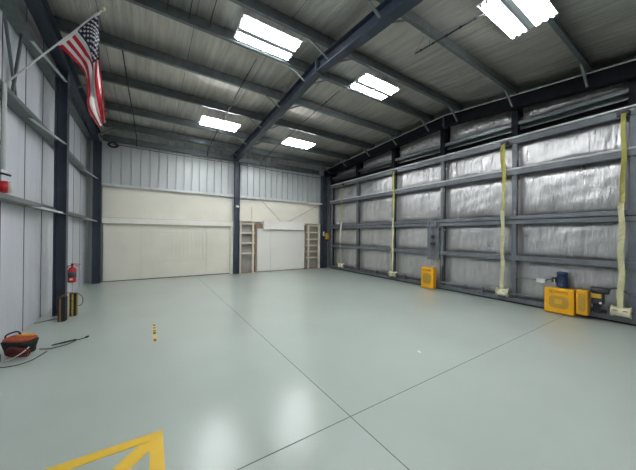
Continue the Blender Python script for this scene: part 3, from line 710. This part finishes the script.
# ------------------------------------------------------------------ tools and cords on the floor at the left
def blob(name, prof, parent, m, cx, cy, rot=0, wob=.0):
    """rounded soft volume: prof = [(z, half length, half width)]"""
    b = B(); rings = []; n = 24
    for z, a_, c_ in prof:
        ring = []
        for k in range(n):
            an = 2*math.pi*k/n; ca, sa = math.cos(an), math.sin(an)
            px = a_*abs(ca)**.6*(1 if ca > 0 else -1); py = c_*abs(sa)**.6*(1 if sa > 0 else -1)
            px += wob*math.sin(an*3+z*20); py += wob*math.sin(an*4+z*15)
            ring.append(b.m.verts.new((cx+px*math.cos(rot)-py*math.sin(rot), cy+px*math.sin(rot)+py*math.cos(rot), z+wob*.6*math.sin(an*2+1))))
        rings.append(ring)
    for r0, r1 in zip(rings, rings[1:]):
        for k in range(n):
            f = b.m.faces.new((r0[k], r0[(k+1)%n], r1[(k+1)%n], r1[k])); f.smooth = True
    b.m.faces.new(rings[0][::-1]).smooth = True; b.m.faces.new(rings[-1]).smooth = True
    return b.build(name, m, parent)
rt = math.radians(-28)
t = thing('tool_bag', 'black tool bag with red and orange top slumped against the left wall', 'bag', (-1.5, 5.72, 0))
blob('body', [(.0,.13,.09),(.02,.15,.11),(.08,.16,.12),(.15,.20,.12),(.19,.21,.12),(.205,.19,.11)], t, M['canvas'], -1.59, 5.66, rt, .008)
blob('flap', [(.200,.17,.10),(.215,.19,.11),(.235,.18,.105),(.262,.13,.07),(.268,.08,.04)], t, M['orange_red'], -1.59, 5.66, rt, .006)
blob('orange_panel', [(.260,.06,.03),(.268,.12,.045),(.283,.11,.04),(.288,.05,.02)], t, M['orange'], -1.53, 5.63, rt, .002)
B().tube([spl([(-1.76,5.72,.21),(-1.75,5.70,.28),(-1.68,5.68,.32),(-1.62,5.66,.33),(-1.585,5.65,.285)], k/16) for k in range(17)], .011, 6).build('handle', M['canvas'], t)
t = thing('extension_cord', 'dark red coiled cord lying in front of the black tool bag', 'cord', (-1.5, 5.45, 0))
b = B()
for k in range(6):
    r = .088-.003*k; cx, cy, cz = -1.61+.027*k, 5.47-.017*k, .09
    ang = -.5
    pts = [(cx+r*math.cos(a)*math.cos(ang)+.006*math.sin(3*a), cy+r*math.cos(a)*math.sin(ang)-.03*math.sin(a), max(.011, cz+r*.9*math.sin(a))) for a in [2*math.pi*j/20 for j in range(21)]]
    b.tube(pts, .0085, 6)
b.build('coil', M['red_dark'], t)
b = B(); b.tube([spl([(-1.66,5.36,.02),(-1.56,5.33,.06),(-1.47,5.33,.12),(-1.42,5.36,.17)], k/14) for k in range(15)], .007, 6); b.build('loose_end', M['white'], t)
t = thing('black_box', 'small dark grey case on the floor at the left edge', 'case', (-1.68, 5.42, 0))
B().box(-1.86, -1.71, 5.30, 5.44, 0, .11).build('case', M['primer_grey'], t, bev=.01)
t = thing('jumper_cable', 'thin black cable looping over the floor right of the tool bag', 'cable', (-1.2, 5.7, 0))
pts = [(-1.37,5.57,.05),(-1.27,5.62,.015),(-1.18,5.66,.012),(-1.08,5.72,.012),(-1.01,5.83,.012),(-1.02,5.90,.012),(-1.10,5.88,.012),(-1.20,5.80,.020),(-1.27,5.73,.03),(-1.18,5.72,.036),(-1.08,5.74,.037),(-.99,5.80,.03),(-.93,5.88,.016),(-.90,5.92,.014)]
P2 = [spl(pts, k/80) for k in range(81)]
B().tube(P2, .007, 6).build('cable', M['cable'], t)
B().lathe([(.008,0),(.016,.01),(.016,.05),(.008,.06)], P2[-1], (.6,.8,0), 10).build('plug', M['black'], t)
t = thing('jumper_cable', 'thin black cable curving on the floor in front of the tool bag', 'cable', (-1.4, 5.3, 0))
pts = [(-1.66,5.20,.01),(-1.58,5.16,.01),(-1.46,5.17,.01),(-1.37,5.25,.01),(-1.33,5.36,.01),(-1.30,5.44,.012),(-1.28,5.53,.012)]
B().tube([spl(pts, k/40) for k in range(41)], .006, 6).build('cable', M['cable'], t)
t = thing('base_shadow_strip', 'thin grey strip drawn for the wall base angle and its shadow by the near left column', 'strip', (-1.75, 7.4, 0))
B().bar((-1.88, 7.36, .008), (-1.56, 7.60, .008), .035, .012).build('strip', M['galv_dull'], t)  # strip put in for the base angle and shadow lines at the wall foot

# ------------------------------------------------------------------ floor markings
t = thing('floor_marking', 'yellow painted corner with a diagonal stripe on the floor in front', 'floor marking', (0, 2.7, 0))
b = B()
b.prism([(.02,-1.0,0),(.12,-1.0,0),(.12,2.79,0),(.02,2.69,0)], (0,0,.0004), (0,0,.0022)); b.build('stripe', M['paint'], t)
b = B(); b.prism([(-1.75,2.69,0),(.02,2.69,0),(.12,2.79,0),(-1.75,2.79,0)], (0,0,.0004), (0,0,.0022)); b.build('stripe', M['paint'], t)
b = B(); b.prism([(-1.65,1.09,0),(-1.51,1.09,0),(.02,2.575,0),(.02,2.688,0),(-.05,2.688,0)], (0,0,.0004), (0,0,.0022)); b.build('stripe', M['paint'], t)
t = thing('floor_marking', 'short worn yellow tape dash on the floor before the sliding panel', 'floor marking', (.1, 5.6, 0))
B().box(.075, .125, 5.13, 6.15, .0004, .0022).build('tape', M['paint'], t)
b = B()
for y0, y1 in ((5.15, 5.27), (5.52, 5.66), (5.70, 5.76), (5.86, 5.93), (6.02, 6.12)): b.box(.078, .122, y0, y1, .0024, .0032)
b.build('scuff', M['paint_dark'], t)
t = thing('paper_scrap', 'tiny white paper scrap on the floor in the middle of the hangar', 'scrap', (3.557, 2.576, 0))
b = B(); b.prism([(3.535,2.55,0),(3.57,2.54,0),(3.60,2.60,0),(3.565,2.615,0)], (0,0,.0005), (0,0,.003)); b.build('scrap', M['white'], t)
